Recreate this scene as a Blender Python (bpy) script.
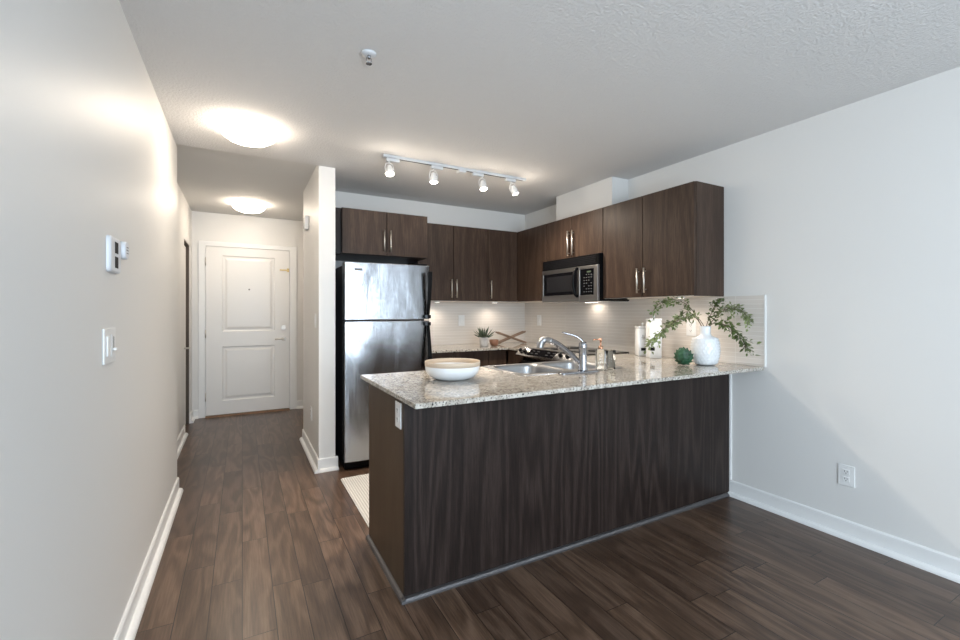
import bpy, bmesh, math, random
from mathutils import Vector, Matrix
C = bpy.context.scene
for o in list(bpy.data.objects): bpy.data.objects.remove(o)
R = math.radians
# ---------------------------------------------------------------- camera
HC = 2.468
cd = bpy.data.cameras.new('camera'); cam = bpy.data.objects.new('camera', cd); C.collection.objects.link(cam)
cam.location = (0, 0, 1.29); cam.rotation_euler = (R(90), 0, R(-28.51))
cd.sensor_width = 36; cd.lens = 437.64 / 960 * 36; cd.shift_y = -(320 - 311.7) / 960; cd.clip_start = .05
C.camera = cam
# ---------------------------------------------------------------- world, light, exposure
w = bpy.data.worlds.new('world'); C.world = w; w.use_nodes = True
w.node_tree.nodes['Background'].inputs[0].default_value = (.62, .78, 1, 1)
w.node_tree.nodes['Background'].inputs[1].default_value = .6
C.view_settings.view_transform = 'Standard'; C.view_settings.look = 'None'
C.view_settings.gamma = 1; C.view_settings.exposure = 0.2; C.view_settings.use_curve_mapping = False

def light(name, kind, loc, energy, color, size=.1, rot=None, size_y=None, spot=None, blend=.5, target=None):
    d = bpy.data.lights.new(name, kind); d.energy = energy; d.color = color
    o = bpy.data.objects.new(name, d); C.collection.objects.link(o); o.location = loc
    if kind == 'AREA':
        d.size = size
        if size_y: d.shape = 'RECTANGLE'; d.size_y = size_y
    else: d.shadow_soft_size = size
    if kind == 'SPOT': d.spot_size = R(spot); d.spot_blend = blend
    if rot: o.rotation_euler = rot
    if target is not None:
        o.rotation_euler = (Vector(target) - Vector(loc)).to_track_quat('-Z', 'Y').to_euler()
    return o
COOL = (.74, .875, 1.0); WARM = (1.0, .82, .62); PUCK = (1.0, .87, .74)
WIN = [(-.25, .50), (.60, 1.40), (2.24, 2.31), (2.80, 2.86)]          # daylight through the rear sashes; two narrow slits added for fridge streaks
for a, b in WIN:
    light('window_daylight', 'AREA', ((a + b) / 2, -2.24, 1.32), 84*(b-a), COOL, b - a, (R(90), 0, 0), 1.95)
# ---------------------------------------------------------------- mesh helper
class MB:
    def __init__(s): s.bm = bmesh.new(); s.uv = None
    def box(s, x0, x1, y0, y1, z0, z1):
        v = [s.bm.verts.new(p) for p in ((x0,y0,z0),(x1,y0,z0),(x1,y1,z0),(x0,y1,z0),(x0,y0,z1),(x1,y0,z1),(x1,y1,z1),(x0,y1,z1))]
        for f in ((3,2,1,0),(4,5,6,7),(0,1,5,4),(1,2,6,5),(2,3,7,6),(3,0,4,7)): s.bm.faces.new([v[i] for i in f])
        return s
    def rings(s, rings, cap0=True, cap1=True, closed=True, loop=False, smooth=True):
        vs = [[s.bm.verts.new(p) for p in r] for r in rings]; n = len(vs[0])
        pairs = list(zip(vs, vs[1:])) + ([(vs[-1], vs[0])] if loop else [])
        for a, b in pairs:
            for i in range(n if closed else n - 1):
                j = (i + 1) % n; f = s.bm.faces.new((a[i], a[j], b[j], b[i])); f.smooth = smooth
        if cap0 and not loop: s.bm.faces.new(vs[0][::-1])
        if cap1 and not loop: s.bm.faces.new(vs[-1])
        return s
    def lathe(s, prof, c=(0,0,0), n=32, cap0=True, cap1=True, loop=False, M=None, smooth=True):
        rs = []
        for r, z in prof:
            rs.append([Vector((r*math.cos(2*math.pi*i/n), r*math.sin(2*math.pi*i/n), z)) for i in range(n)])
        M = M or Matrix.Identity(4); c = Vector(c)
        return s.rings([[M @ p + c for p in r] for r in rs], cap0, cap1, loop=loop, smooth=smooth)
    def tube(s, pts, r, n=12, flat=1.0, smooth=True):
        pts = [Vector(p) for p in pts]; rr = r if isinstance(r, (list, tuple)) else [r]*len(pts)
        rs = []; up = None
        for i, p in enumerate(pts):
            t = (pts[min(i+1, len(pts)-1)] - pts[max(i-1, 0)]).normalized()
            if up is None: up = Vector((0,0,1)) if abs(t.z) < .9 else Vector((0,1,0))
            a = t.cross(up).normalized(); b = a.cross(t).normalized(); up = b
            rs.append([p + a*math.cos(2*math.pi*k/n)*rr[i] + b*math.sin(2*math.pi*k/n)*rr[i]*flat for k in range(n)])
        return s.rings(rs, smooth=smooth)
    def cyl(s, a, b, r, n=20, r2=None): return s.tube([a, b], [r, r if r2 is None else r2], n)
    def prism(s, poly, axis, a, b, smooth=False):
        def P(u, v, t): return (t,u,v) if axis == 'x' else ((u,t,v) if axis == 'y' else (u,v,t))
        return s.rings([[P(u,v,a) for u,v in poly], [P(u,v,b) for u,v in poly]], smooth=smooth)
    def quad(s, *p):
        f = s.bm.faces.new([s.bm.verts.new(q) for q in p]); return f
    def cells(s, xs, ys, inside, z0, z1):
        vt, vb = {}, {}
        def g(d, i, j, z):
            if (i,j) not in d: d[(i,j)] = s.bm.verts.new((xs[i], ys[j], z))
            return d[(i,j)]
        nx, ny = len(xs)-1, len(ys)-1
        ok = lambda i, j: 0 <= i < nx and 0 <= j < ny and inside((xs[i]+xs[i+1])/2, (ys[j]+ys[j+1])/2)
        for i in range(nx):
            for j in range(ny):
                if not ok(i,j): continue
                q = ((i,j),(i+1,j),(i+1,j+1),(i,j+1))
                s.bm.faces.new([g(vt,*c,z1) for c in q]); s.bm.faces.new([g(vb,*c,z0) for c in q][::-1])
                for (a,b),(di,dj) in (((0,1),(0,-1)),((1,2),(1,0)),((2,3),(0,1)),((3,0),(-1,0))):
                    if not ok(i+di,j+dj):
                        s.bm.faces.new((g(vb,*q[a],z0), g(vb,*q[b],z0), g(vt,*q[b],z1), g(vt,*q[a],z1)))
        return s
    def build(s, name, mat, parent=None, bevel=0, seg=2, origin=None, sub=0, fix=True):
        if fix: bmesh.ops.recalc_face_normals(s.bm, faces=s.bm.faces)
        off = Vector((0,0,0)); p = parent; chain = []
        while p: off += Vector(p.location); p = p.parent
        if origin is not None and parent is None: off = Vector(origin)
        me = bpy.data.meshes.new(name)
        bmesh.ops.translate(s.bm, verts=s.bm.verts, vec=-off)
        s.bm.to_mesh(me); s.bm.free()
        o = bpy.data.objects.new(name, me); C.collection.objects.link(o)
        me.materials.append(mat)
        if parent: o.parent = parent
        elif origin is not None: o.location = off
        if bevel:
            m = o.modifiers.new('bevel', 'BEVEL'); m.width = bevel; m.segments = seg; m.limit_method = 'ANGLE'; m.angle_limit = R(40); m.harden_normals = False
        if sub:
            m = o.modifiers.new('sub', 'SUBSURF'); m.levels = sub; m.render_levels = sub
        return o
def tag(o, label, cat, group=None):
    o['label'] = label; o['category'] = cat
    if group: o['group'] = group
    return o
def thing(name, label, cat, loc, group=None):
    o = bpy.data.objects.new(name, None); o.empty_display_size = .1; C.collection.objects.link(o); o.location = loc
    return tag(o, label, cat, group)
def struct(o): o['kind'] = 'structure'; return o
def sempty(name, loc):
    o = bpy.data.objects.new(name, None); o.empty_display_size = .1; C.collection.objects.link(o); o.location = loc; return struct(o)
def bx(name, mat, parent, x0, x1, y0, y1, z0, z1, bevel=0): return MB().box(x0,x1,y0,y1,z0,z1).build(name, mat, parent, bevel)
def rrect(cx, cy, hx, hy, r, z, k=6):
    pts = []
    for q, (sx, sy) in enumerate(((1,1),(-1,1),(-1,-1),(1,-1))):
        for i in range(k+1):
            a = math.pi/2*(q + i/k)
            pts.append(Vector((cx+sx*(hx-r)+r*math.cos(a), cy+sy*(hy-r)+r*math.sin(a), z)))
    return pts
# ---------------------------------------------------------------- materials
def srgb(r, g, b):
    f = lambda c: (c/255/12.92) if c/255 <= .04045 else ((c/255+.055)/1.055)**2.4
    return (f(r), f(g), f(b), 1)
class NT:
    def __init__(s, name):
        s.m = bpy.data.materials.new(name); s.m.use_nodes = True; s.t = s.m.node_tree; s.b = s.t.nodes['Principled BSDF']
    def n(s, ty, **k):
        x = s.t.nodes.new('ShaderNode'+ty)
        for a, v in k.items():
            if a.startswith('i_'): x.inputs[a[2:].replace('_',' ')].default_value = v
            else: setattr(x, a, v)
        return x
    def l(s, a, b): s.t.links.new(a, b)
    def coords(s, scale=(1,1,1), rnd=0, kind='Object'):
        tc = s.n('TexCoord'); mp = s.n('Mapping'); mp.inputs['Scale'].default_value = scale; s.l(tc.outputs[kind], mp.inputs[0])
        if rnd:
            oi = s.n('ObjectInfo'); mu = s.n('Math', operation='MULTIPLY'); mu.inputs[1].default_value = rnd
            s.l(oi.outputs['Random'], mu.inputs[0]); cb = s.n('CombineXYZ')
            for i in range(3): s.l(mu.outputs[0], cb.inputs[i])
            s.l(cb.outputs[0], mp.inputs['Location'])
        return mp.outputs[0]
    def noise(s, vec, scale, detail=4, rough=.55, dist=0):
        x = s.n('TexNoise'); x.inputs['Scale'].default_value = scale; x.inputs['Detail'].default_value = detail
        x.inputs['Roughness'].default_value = rough; x.inputs['Distortion'].default_value = dist
        if vec: s.l(vec, x.inputs['Vector'])
        return x.outputs['Fac']
    def ramp(s, fac, stops, interp='LINEAR'):
        x = s.n('ValToRGB'); x.color_ramp.interpolation = interp; e = x.color_ramp.elements
        while len(e) < len(stops): e.new(.5)
        for i, (p, c) in enumerate(stops): e[i].position = p; e[i].color = c
        s.l(fac, x.inputs[0]); return x.outputs[0]
    def mix(s, fac, a, b, mode='MIX'):
        x = s.n('Mix', data_type='RGBA', blend_type=mode)
        for i, v in ((0, fac), (6, a), (7, b)):
            if isinstance(v, (int, float)): x.inputs[i].default_value = v
            elif isinstance(v, tuple): x.inputs[i].default_value = v
            else: s.l(v, x.inputs[i])
        return x.outputs[2]
    def bump(s, h, strength=.2, dist=.001):
        x = s.n('Bump'); x.inputs['Strength'].default_value = strength; x.inputs['Distance'].default_value = dist
        s.l(h, x.inputs['Height']); s.l(x.outputs[0], s.b.inputs['Normal'])
    def col(s, v):
        if isinstance(v, tuple): s.b.inputs['Base Color'].default_value = v
        else: s.l(v, s.b.inputs['Base Color'])
    def pr(s, **k):
        for a, v in k.items(): s.b.inputs[a.replace('_',' ')].default_value = v
        return s
def plain(name, c, rough=.5, metal=0, coat=0, var=.04, **k):
    t = NT(name); n = t.noise(t.coords(), 9, 2)
    lo = tuple(x*(1-var) for x in c[:3])+(1,); hi = tuple(min(1, x*(1+var)) for x in c[:3])+(1,)
    t.col(t.ramp(n, [(.3, lo), (.7, hi)])); t.pr(Roughness=rough, Metallic=metal, Coat_Weight=coat, **k); return t.m
def emis(name, c, st):
    t = NT(name); t.col((.9,.9,.9,1) if st > 1 else (.03,.04,.03,1)); t.b.inputs['Emission Color'].default_value = c; t.b.inputs['Emission Strength'].default_value = st; return t.m
def paint(name, c, rough, sc=260, bs=.08):
    t = NT(name); v = t.coords(); t.col(t.mix(t.noise(v, 1.3, 2), tuple(x*.975 for x in c[:3])+(1,), c)); t.pr(Roughness=rough)
    t.bump(t.noise(v, sc, 2), bs, .001); return t.m
M_wall = paint('wall_paint', (.75,.74,.72,1), .48)
M_trim = paint('trim_paint', (.84,.84,.83,1), .3, 60, .02)
M_door = paint('door_paint', (.80,.785,.76,1), .35, 60, .03)
M_smooth = paint('ceiling_smooth', (.70,.69,.67,1), .8)
def m_popcorn():
    t = NT('ceiling_stipple'); v = t.coords(); t.col((.72,.71,.70,1)); t.pr(Roughness=.9)
    t.bump(t.noise(v, 75, 3, .6), .8, .006); return t.m
M_ceil = m_popcorn()
def m_lam(name, dark, mid, lite, rough=.42, axis='z', rnd=7.0, amp=.15, sc=4.2, fq=46, kz=.11):
    t = NT(name); k = {'z': (1,1,.05), 'x': (.05,1,1), 'y': (1,.05,1)}[axis]
    k2 = {'z': (1,1,kz), 'x': (kz,1,1), 'y': (1,kz,1)}[axis]
    fine = t.noise(t.coords(k, rnd), 160, 4, .7)
    # cathedral figure: rings of a slow noise stretched along the grain
    slow = t.noise(t.coords(k2, rnd), sc, 1.2, .4, .0)
    mu = t.n('Math', operation='MULTIPLY'); mu.inputs[1].default_value = fq; t.l(slow, mu.inputs[0])
    sn = t.n('Math', operation='SINE'); t.l(mu.outputs[0], sn.inputs[0])
    mr = t.n('MapRange'); mr.inputs[1].default_value = -1; mr.inputs[2].default_value = 1; t.l(sn.outputs[0], mr.inputs[0])
    f = t.n('Math', operation='MULTIPLY_ADD'); t.l(mr.outputs[0], f.inputs[0]); f.inputs[1].default_value = amp
    f2 = t.n('Math', operation='MULTIPLY'); t.l(fine, f2.inputs[0]); f2.inputs[1].default_value = 1-amp; t.l(f2.outputs[0], f.inputs[2])
    t.col(t.ramp(f.outputs[0], [(.22, dark), (.5, mid), (.78, lite)]))
    t.pr(Roughness=rough, Specular_IOR_Level=.22); t.bump(fine, .08, .0006); return t.m
M_lam = m_lam('walnut_laminate', (.028,.0165,.012,1), (.052,.032,.0225,1), (.095,.062,.044,1))
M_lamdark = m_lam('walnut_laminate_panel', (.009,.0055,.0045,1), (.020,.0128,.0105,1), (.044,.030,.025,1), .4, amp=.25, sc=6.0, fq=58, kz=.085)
M_white_mel = plain('white_melamine', (.78,.72,.64,1), .5)
def m_floor():
    t = NT('walnut_plank_floor'); uv = t.n('UVMap', uv_map='plank'); at = t.n('Attribute', attribute_name='tint')
    sp = t.n('SeparateXYZ'); t.l(uv.outputs[0], sp.inputs[0])
    rn = t.n('Math', operation='MULTIPLY'); rn.inputs[1].default_value = 37; t.l(at.outputs['Fac'], rn.inputs[0])
    cb = t.n('CombineXYZ'); t.l(sp.outputs[0], cb.inputs[0]); t.l(sp.outputs[1], cb.inputs[1]); t.l(rn.outputs[0], cb.inputs[2])
    m1 = t.n('Mapping'); m1.inputs['Scale'].default_value = (1,.045,1); t.l(cb.outputs[0], m1.inputs[0])
    m2 = t.n('Mapping'); m2.inputs['Scale'].default_value = (1,.16,1); t.l(cb.outputs[0], m2.inputs[0])
    fine = t.noise(m1.outputs[0], 150, 4, .65); slow = t.noise(m2.outputs[0], 7, 2, .5, .3)
    mu = t.n('Math', operation='MULTIPLY'); mu.inputs[1].default_value = 34; t.l(slow, mu.inputs[0])
    sn = t.n('Math', operation='SINE'); t.l(mu.outputs[0], sn.inputs[0])
    a = t.n('Math', operation='MULTIPLY_ADD'); t.l(sn.outputs[0], a.inputs[0]); a.inputs[1].default_value = .11
    b = t.n('Math', operation='MULTIPLY_ADD'); t.l(fine, b.inputs[0]); b.inputs[1].default_value = .62; b.inputs[2].default_value = .18; t.l(b.outputs[0], a.inputs[2])
    base = t.ramp(a.outputs[0], [(.25, (.044,.025,.016,1)), (.5, (.098,.060,.040,1)), (.75, (.170,.112,.080,1))])
    tint = t.ramp(at.outputs['Fac'], [(0, (.72,.70,.70,1)), (1, (1.18,1.16,1.12,1))])
    c = t.mix(1.0, base, tint, 'MULTIPLY')
    # seam lines from the plank's own edges
    def edge(sock, size, wd):
        d = t.n('Math', operation='PINGPONG'); d.inputs[1].default_value = size/2; t.l(sock, d.inputs[0])
        g = t.n('Math', operation='LESS_THAN'); g.inputs[1].default_value = wd; t.l(d.outputs[0], g.inputs[0]); return g.outputs[0]
    e = t.n('Math', operation='MAXIMUM'); t.l(edge(sp.outputs[0], .125, .0017), e.inputs[0]); t.l(edge(sp.outputs[1], .826, .0017), e.inputs[1])
    t.col(t.mix(e.outputs[0], c, (.012,.008,.006,1)))
    t.pr(Roughness=.3, Specular_IOR_Level=.5)
    rr = t.n('MapRange'); rr.inputs[3].default_value = .24; rr.inputs[4].default_value = .38; t.l(fine, rr.inputs[0]); t.l(rr.outputs[0], t.b.inputs['Roughness'])
    hb = t.n('Math', operation='SUBTRACT'); t.l(fine, hb.inputs[0]); t.l(e.outputs[0], hb.inputs[1]); t.bump(hb.outputs[0], .25, .0008)
    return t.m
M_floor = m_floor()
def m_granite():
    t = NT('granite'); v = t.coords(); big = t.noise(v, 22, 6, .75, .4); sm = t.noise(v, 85, 4, .75)
    vo = t.n('TexVoronoi', feature='F1'); vo.inputs['Scale'].default_value = 95; t.l(v, vo.inputs['Vector'])
    c = t.ramp(big, [(.30, (.30,.27,.235,1)), (.45, (.43,.39,.335,1)), (.56, (.54,.505,.45,1)), (.7, (.62,.60,.55,1))])
    c = t.mix(t.ramp(sm, [(.36, (1,1,1,1)), (.46, (0,0,0,1))]), c, (.10,.095,.085,1))
    c = t.mix(t.ramp(sm, [(.60, (0,0,0,1)), (.70, (.85,.85,.85,1))]), c, (.74,.73,.70,1))
    sp = t.noise(v, 105, 2, .5); c = t.mix(t.ramp(sp, [(.60, (0,0,0,1)), (.63, (1,1,1,1))]), c, (.02,.02,.02,1))
    t.col(c); t.pr(Roughness=.07, Specular_IOR_Level=.7); return t.m
M_gran = m_granite()
def m_tile(name, ax):
    t = NT(name); tc = t.n('TexCoord'); sp = t.n('SeparateXYZ'); t.l(tc.outputs['Object'], sp.inputs[0])
    cb = t.n('CombineXYZ'); t.l(sp.outputs[ax], cb.inputs[0]); t.l(sp.outputs[2], cb.inputs[1])
    br = t.n('TexBrick'); br.offset = 0; br.inputs['Scale'].default_value = 1
    for k, v in (('Brick Width', .61), ('Row Height', .0305), ('Mortar Size', .0019), ('Mortar Smooth', .3), ('Bias', 0)): br.inputs[k].default_value = v
    br.inputs['Color1'].default_value = (.655,.61,.56,1); br.inputs['Color2'].default_value = (.70,.65,.60,1); br.inputs['Mortar'].default_value = (.78,.75,.71,1)
    t.l(cb.outputs[0], br.inputs['Vector'])
    st = t.n('Mapping'); st.inputs['Scale'].default_value = (2,60,1); t.l(cb.outputs[0], st.inputs[0])
    nz = t.noise(st.outputs[0], 3, 3)
    t.col(t.mix(.15, br.outputs['Color'], t.ramp(nz, [(.3,(.48,.44,.40,1)),(.7,(.72,.68,.63,1))])))
    t.pr(Roughness=.3); iv = t.n('Math', operation='SUBTRACT'); iv.inputs[0].default_value = 1; t.l(br.outputs['Fac'], iv.inputs[1])
    t.bump(iv.outputs[0], .3, .002); return t.m
M_tileX = m_tile('strip_tile_back', 0); M_tileY = m_tile('strip_tile_right', 1)
def m_steel(name, c=(.62,.63,.65,1), rough=.2, wavy=0):
    t = NT(name); t.col(c); t.pr(Metallic=1, Roughness=rough)
    v = t.coords((1,1,.02)); fine = t.noise(v, 300, 2)
    if wavy:
        wv = t.noise(t.coords((1,.2,.42)), 4.2, 1, .4, .4)
        a = t.n('Math', operation='MULTIPLY_ADD'); t.l(wv, a.inputs[0]); a.inputs[1].default_value = wavy; t.l(fine, a.inputs[2])
        t.bump(a.outputs[0], .8, .0012)
    else: t.bump(fine, .1, .0003)
    t.pr(Anisotropic=.85, Anisotropic_Rotation=.25); tg = t.n('Tangent', direction_type='RADIAL', axis='Z'); t.l(tg.outputs[0], t.b.inputs['Tangent']); return t.m
M_fridge = m_steel('brushed_stainless_door', (.36,.37,.39,1), .17, 24)
M_steel = m_steel('brushed_stainless', (.60,.60,.60,1), .24)
M_sink = plain('satin_stainless', (.42,.42,.425,1), .36, 1)
M_mw = plain('satin_stainless_microwave', (.46,.45,.44,1), .34, 1)
M_nickel = plain('satin_nickel', (.62,.58,.53,1), .42, 1)
M_chrome = plain('chrome', (.42,.43,.46,1), .14, 1)
M_black = plain('black_plastic', (.004,.004,.0045,1), .3, Specular_IOR_Level=.12)
M_blackmat = plain('black_textured_metal', (.018,.018,.02,1), .5)
M_glassblk = plain('black_glass', (.004,.004,.005,1), .08, Specular_IOR_Level=.15)
M_white = plain('white_plastic', (.80,.80,.79,1), .35)
M_whitem = plain('white_enamel', (.68,.70,.73,1), .4)
M_slot = plain('dark_slot', (.010,.010,.012,1), .6, Specular_IOR_Level=.15)
M_grey = plain('grey_print', (.13,.13,.135,1), .6)
M_brass = plain('brass', (.55,.40,.18,1), .3, 1)
M_copper = plain('copper', (.80,.45,.30,1), .25, 1)
M_ceramic = plain('white_ceramic', (.82,.84,.86,1), .25, coat=.4)
M_sand = plain('sandy_glaze_rim', (.62,.50,.38,1), .45)
M_bowlin = plain('cream_glaze', (.78,.74,.69,1), .3)
M_wood = plain('oak_slats', (.24,.16,.11,1), .5, var=.2)
M_terra = plain('carved_wood_bowl', (.24,.115,.07,1), .45, var=.2)
M_stone = plain('pale_concrete_pot', (.55,.53,.51,1), .8, var=.12)
M_leaf = plain('leaf_green', (.11,.15,.045,1), .5, var=.5)
M_leafp = plain('leaf_pale_green', (.22,.26,.11,1), .5, var=.4)
M_stem = plain('brown_twig', (.11,.07,.05,1), .7)
M_succ = plain('agave_green', (.085,.12,.075,1), .5, var=.4)
M_arti = plain('deep_green_leaf', (.03,.10,.05,1), .45, var=.5)
M_toe = plain('dark_metal_strip', (.16,.155,.16,1), .28, .85)
M_tracksil = plain('track_grey_white', (.62,.64,.66,1), .4)
M_thresh = plain('oak_threshold', (.26,.14,.07,1), .5, var=.2)
M_bm = plain('dim_button', (.045,.045,.047,1), .6, Specular_IOR_Level=.1)
M_cast = plain('burner_iron', (.02,.02,.02,1), .45)
M_gapshade = plain('closet_gap_shade', (.10,.08,.065,1), .9)  # dark brown standing in for the shade around and behind the closet door
def m_glass():
    t = NT('clear_glass'); t.col((.97,1,.99,1)); t.pr(Roughness=.0, Transmission_Weight=1, IOR=1.2); return t.m
M_glass = m_glass()
def m_rug():
    t = NT('ribbed_cotton_rug'); tc = t.n('TexCoord'); wv = t.n('TexWave', wave_type='BANDS', bands_direction='X'); wv.inputs['Scale'].default_value = 18
    wv.inputs['Distortion'].default_value = .6; t.l(tc.outputs['Object'], wv.inputs['Vector'])
    t.col(t.ramp(wv.outputs['Fac'], [(.1,(.42,.41,.40,1)),(.5,(.60,.595,.58,1))])); t.pr(Roughness=.95); t.bump(wv.outputs['Fac'], .6, .004); return t.m
M_rug = m_rug()
M_dome = emis('lit_frosted_dome', (1,.86,.70,1), 27)
M_bulb = emis('lit_bulb', (1,.95,.88,1), 30)
M_puck = emis('lit_puck_lens', (1,.9,.78,1), 4)
M_led = emis('green_display', (.5,.8,.35,1), .06)
# ---------------------------------------------------------------- room shell
XL, XR, YB, YD, XH = -.41, 3.028, 4.427, 6.288, -.535
CX0, CX1, CY0, CY1 = .543, .671, 3.723, 4.743
NX = 1.25          # nook beyond the column
YR = -2.3
# floor: individually tinted planks in one surface
random.seed(4)
bm = bmesh.new(); uvl = bm.loops.layers.uv.new('plank'); tl = bm.faces.layers.float.new('tint')
J = {-2: 2.608, -1: 2.404, 0: 1.959, 1: 2.271, 2: 3.034, 3: 3.402, 4: 2.002, -3: 2.2}
L = .826
for row in range(-6, 26):
    x0 = row*.125; y = J.get(row, random.uniform(1.6, 2.4))
    while y > YR-.3: y -= L
    prev = .5
    while y < YD+.3:
        t_ = random.random(); f = bm.faces.new([bm.verts.new(p) for p in ((x0,y,0),(x0+.125,y,0),(x0+.125,y+L,0),(x0,y+L,0))])
        f[tl] = t_
        for lp, u in zip(f.loops, ((0,0),(.125,0),(.125,L),(0,L))): lp[uvl].uv = u
        y += L
me = bpy.data.meshes.new('floor'); bm.to_mesh(me); bm.free(); me.materials.append(M_floor)
fo = bpy.data.objects.new('floor', me); C.collection.objects.link(fo); struct(fo)
T = .12
def wall(name, mat, x0, x1, y0, y1, z0, z1): return struct(bx(name, mat, None, x0, x1, y0, y1, z0, z1))
wall('wall_left', M_wall, XL-T-.25, XL, YR, 3.79, 0, HC)
# hallway side wall with a closet opening
HDY0, HDY1, HDZ = 5.50, 6.035, 2.055
struct(MB().cells([3.79-.0, HDY0, HDY1, YD], [0, HDZ, HC+.036], lambda a, b: not (HDY0 < a < HDY1 and b < HDZ), XH-T, XH).build('tmp', M_wall))
ow = bpy.data.objects['tmp']; ow.name = 'wall_hall_left'
for v in ow.data.vertices: a, b, c = v.co; v.co = (c, a, b)
ow.data.flip_normals() if False else None
bmx = bmesh.new(); bmx.from_mesh(ow.data); bmesh.ops.recalc_face_normals(bmx, faces=bmx.faces); bmx.to_mesh(ow.data); bmx.free()
wall('wall_door', M_wall, XH-T, NX+T, YD, YD+T,  0, HC+.036)
wall('wall_nook', M_wall, NX, NX+T, CY1, YD,  0, HC+.036)
wall('wall_kitchen_back', M_wall, CX1, XR+T, YB, YB+T, 0, HC)
wall('wall_hall_back', M_wall, CX1, NX+T, YB+T, CY1,  0, HC+.036)
wall('wall_column', M_wall, CX0, CX1, CY0, CY1,  0, HC+.036)
wall('wall_right', M_wall, XR, XR+T, YR, YB, 0, HC)
struct(MB().cells([XH-T-.02, CX0+.002, XR+T], [YR-T, CY0, YB+T], lambda a, b: b < CY0 or a > CX0, HC, HC+.1).build('ceiling', M_ceil))
HH = HC + .035
struct(MB().cells([XH-T, CX0+.001, NX+T], [CY0+.001, YB+T+.001, YD+T], lambda a, b: b > YB+T or a < CX0+.001, HH, HC+.1).build('ceiling_hall', M_smooth))
# boxed chase above the over-range cabinets
struct(bx('wall_chase', M_wall, None, 2.83, XR-.0005, 2.80, 3.57, 2.184, HC-.0005))
# rear wall with the big window
xs = [XL-T, -.3, 2.9, XR+T]; zs = [0, .30, 2.34, HC]
struct(MB().cells(xs, zs, lambda a, b: not (-.3 < a < 2.9 and .30 < b < 2.34), YR-T, YR).build('tmp2', M_wall)); ow = bpy.data.objects['tmp2']; ow.name = 'wall_rear'
for v in ow.data.vertices: a, b, c = v.co; v.co = (a, c, b)
bmx = bmesh.new(); bmx.from_mesh(ow.data); bmesh.ops.recalc_face_normals(bmx, faces=bmx.faces); bmx.to_mesh(ow.data); bmx.free()
m = MB()
for a, b in ((-.3,-.25),(.5,.6),(1.4,2.24),(2.31,2.80),(2.86,2.9)): m.box(a, b, YR-.08, YR-.02, .30, 2.34)  # wide boards leave only the two added slits beside the sashes
for a, b in WIN: m.box(a, b, YR-.08, YR-.02, .30, .345); m.box(a, b, YR-.08, YR-.02, 2.295, 2.34)
struct(m.build('window_1', M_trim))
# skirting: board plus quarter round shoe
def skirt(name, axis, a, b, face, sgn):
    pr = [(0,0),(.037,0),(.036,.010),(.031,.019),(.022,.024),(.012,.026),(.012,.097),(.007,.105),(0,.105)]
    poly = [(face+sgn*u, v) for u, v in pr]
    return struct(MB().prism(poly, axis, a, b).build(name, M_trim))
skirt('baseboard_left', 'y', YR, 3.79, XL+.0004, 1)
skirt('baseboard_hall_left', 'y', 3.80, HDY0-.005, XH+.0004, 1)
skirt('baseboard_hall_corner', 'y', HDY1+.005, YD, XH+.0004, 1)
skirt('baseboard_right', 'y', YR, 1.872, XR-.0004, -1)
skirt('baseboard_column_front', 'x', CX0-.0, CX1+.02, CY0-.0004, -1)
skirt('baseboard_column_side', 'y', CY0-.037, CY1, CX0-.0004, -1)
skirt('baseboard_nook', 'x', .635, NX, YD-.0004, -1)
skirt('baseboard_door', 'x', XH+.02, -.466, YD-.0004, -1)
# entry door
d = sempty('door_1', (.077, YD, 0))
dx0, dx1, dz = -.393, .547, 2.085
yf = YD - .028
m = MB()
px0, px1 = dx0+.175, dx1-.175; pans = [(.19, .86), (1.045, 1.985)]
def frame_cells(a, b): return not (px0 < a < px1 and any(u < b < v for u, v in pans))
xs = [dx0+.003, px0, px1, dx1-.003]; zs = [.026, .19, .86, 1.045, 1.985, dz]
m.cells(xs, zs, frame_cells, -(YD-.001), -yf)
slab_v = m.bm
for v in slab_v.verts: a, b, c = v.co; v.co = (a, -c, b)
# moulded panels: sunk groove then raised field
for u, v_ in pans:
    def rc(i, y): return [(px0+i, y, u+i), (px1-i, y, u+i), (px1-i, y, v_-i), (px0+i, y, v_-i)]
    m.rings([rc(0, yf), rc(.012, yf+.009), rc(.030, yf+.009), rc(.055, yf+.002)], cap0=False, cap1=True, smooth=False)
m.build('door_slab', M_door, d)
bx('threshold', M_thresh, d, dx0-.0, dx1+.0, YD-.06, YD-.001, 0, .018)
for k, z in enumerate((1.90, 1.02, .25)): MB().cyl((dx0+.001, yf-.004, z-.05), (dx0+.001, yf-.004, z+.05), .006, 10).build('hinge', M_nickel, d)
kn = MB(); kn.cyl((.475, yf, .935), (.475, yf-.012, .935), .03); kn.cyl((.475, yf-.012, .935), (.475, yf-.05, .935), .011)
kn.tube([(.485, yf-.05, .935), (.44, yf-.052, .936), (.37, yf-.05, .934)], [.011,.010,.008]); kn.build('door_handle', M_nickel, d)
MB().cyl((.475, yf, 1.085), (.475, yf-.022, 1.085), .03).build('deadbolt', M_nickel, d)
MB().cyl((.077, yf, 1.57), (.077, yf-.005, 1.57), .009, 14).build('peephole', M_slot, d)
g = MB(); g.box(.43, .535, yf-.014, yf, 1.825, 1.842).box(.515, .54, yf-.02, yf, 1.81, 1.856); g.build('swing_bar_latch', M_brass, d)
bx('latch_plate', M_trim, d, .553, .575, YD-.034, YD-.02, 1.74, 1.86)
c = MB(); c.cells([-.466, dx0, dx1, .637], [0, dz+.008, 2.15], lambda a, b: not (dx0 < a < dx1 and b < dz), 0, .02)
for v in c.bm.verts: a, b, cc = v.co; v.co = (a, YD-.0005-cc, b)
struct(c.build('trim_door', M_trim, None, .004))
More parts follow.
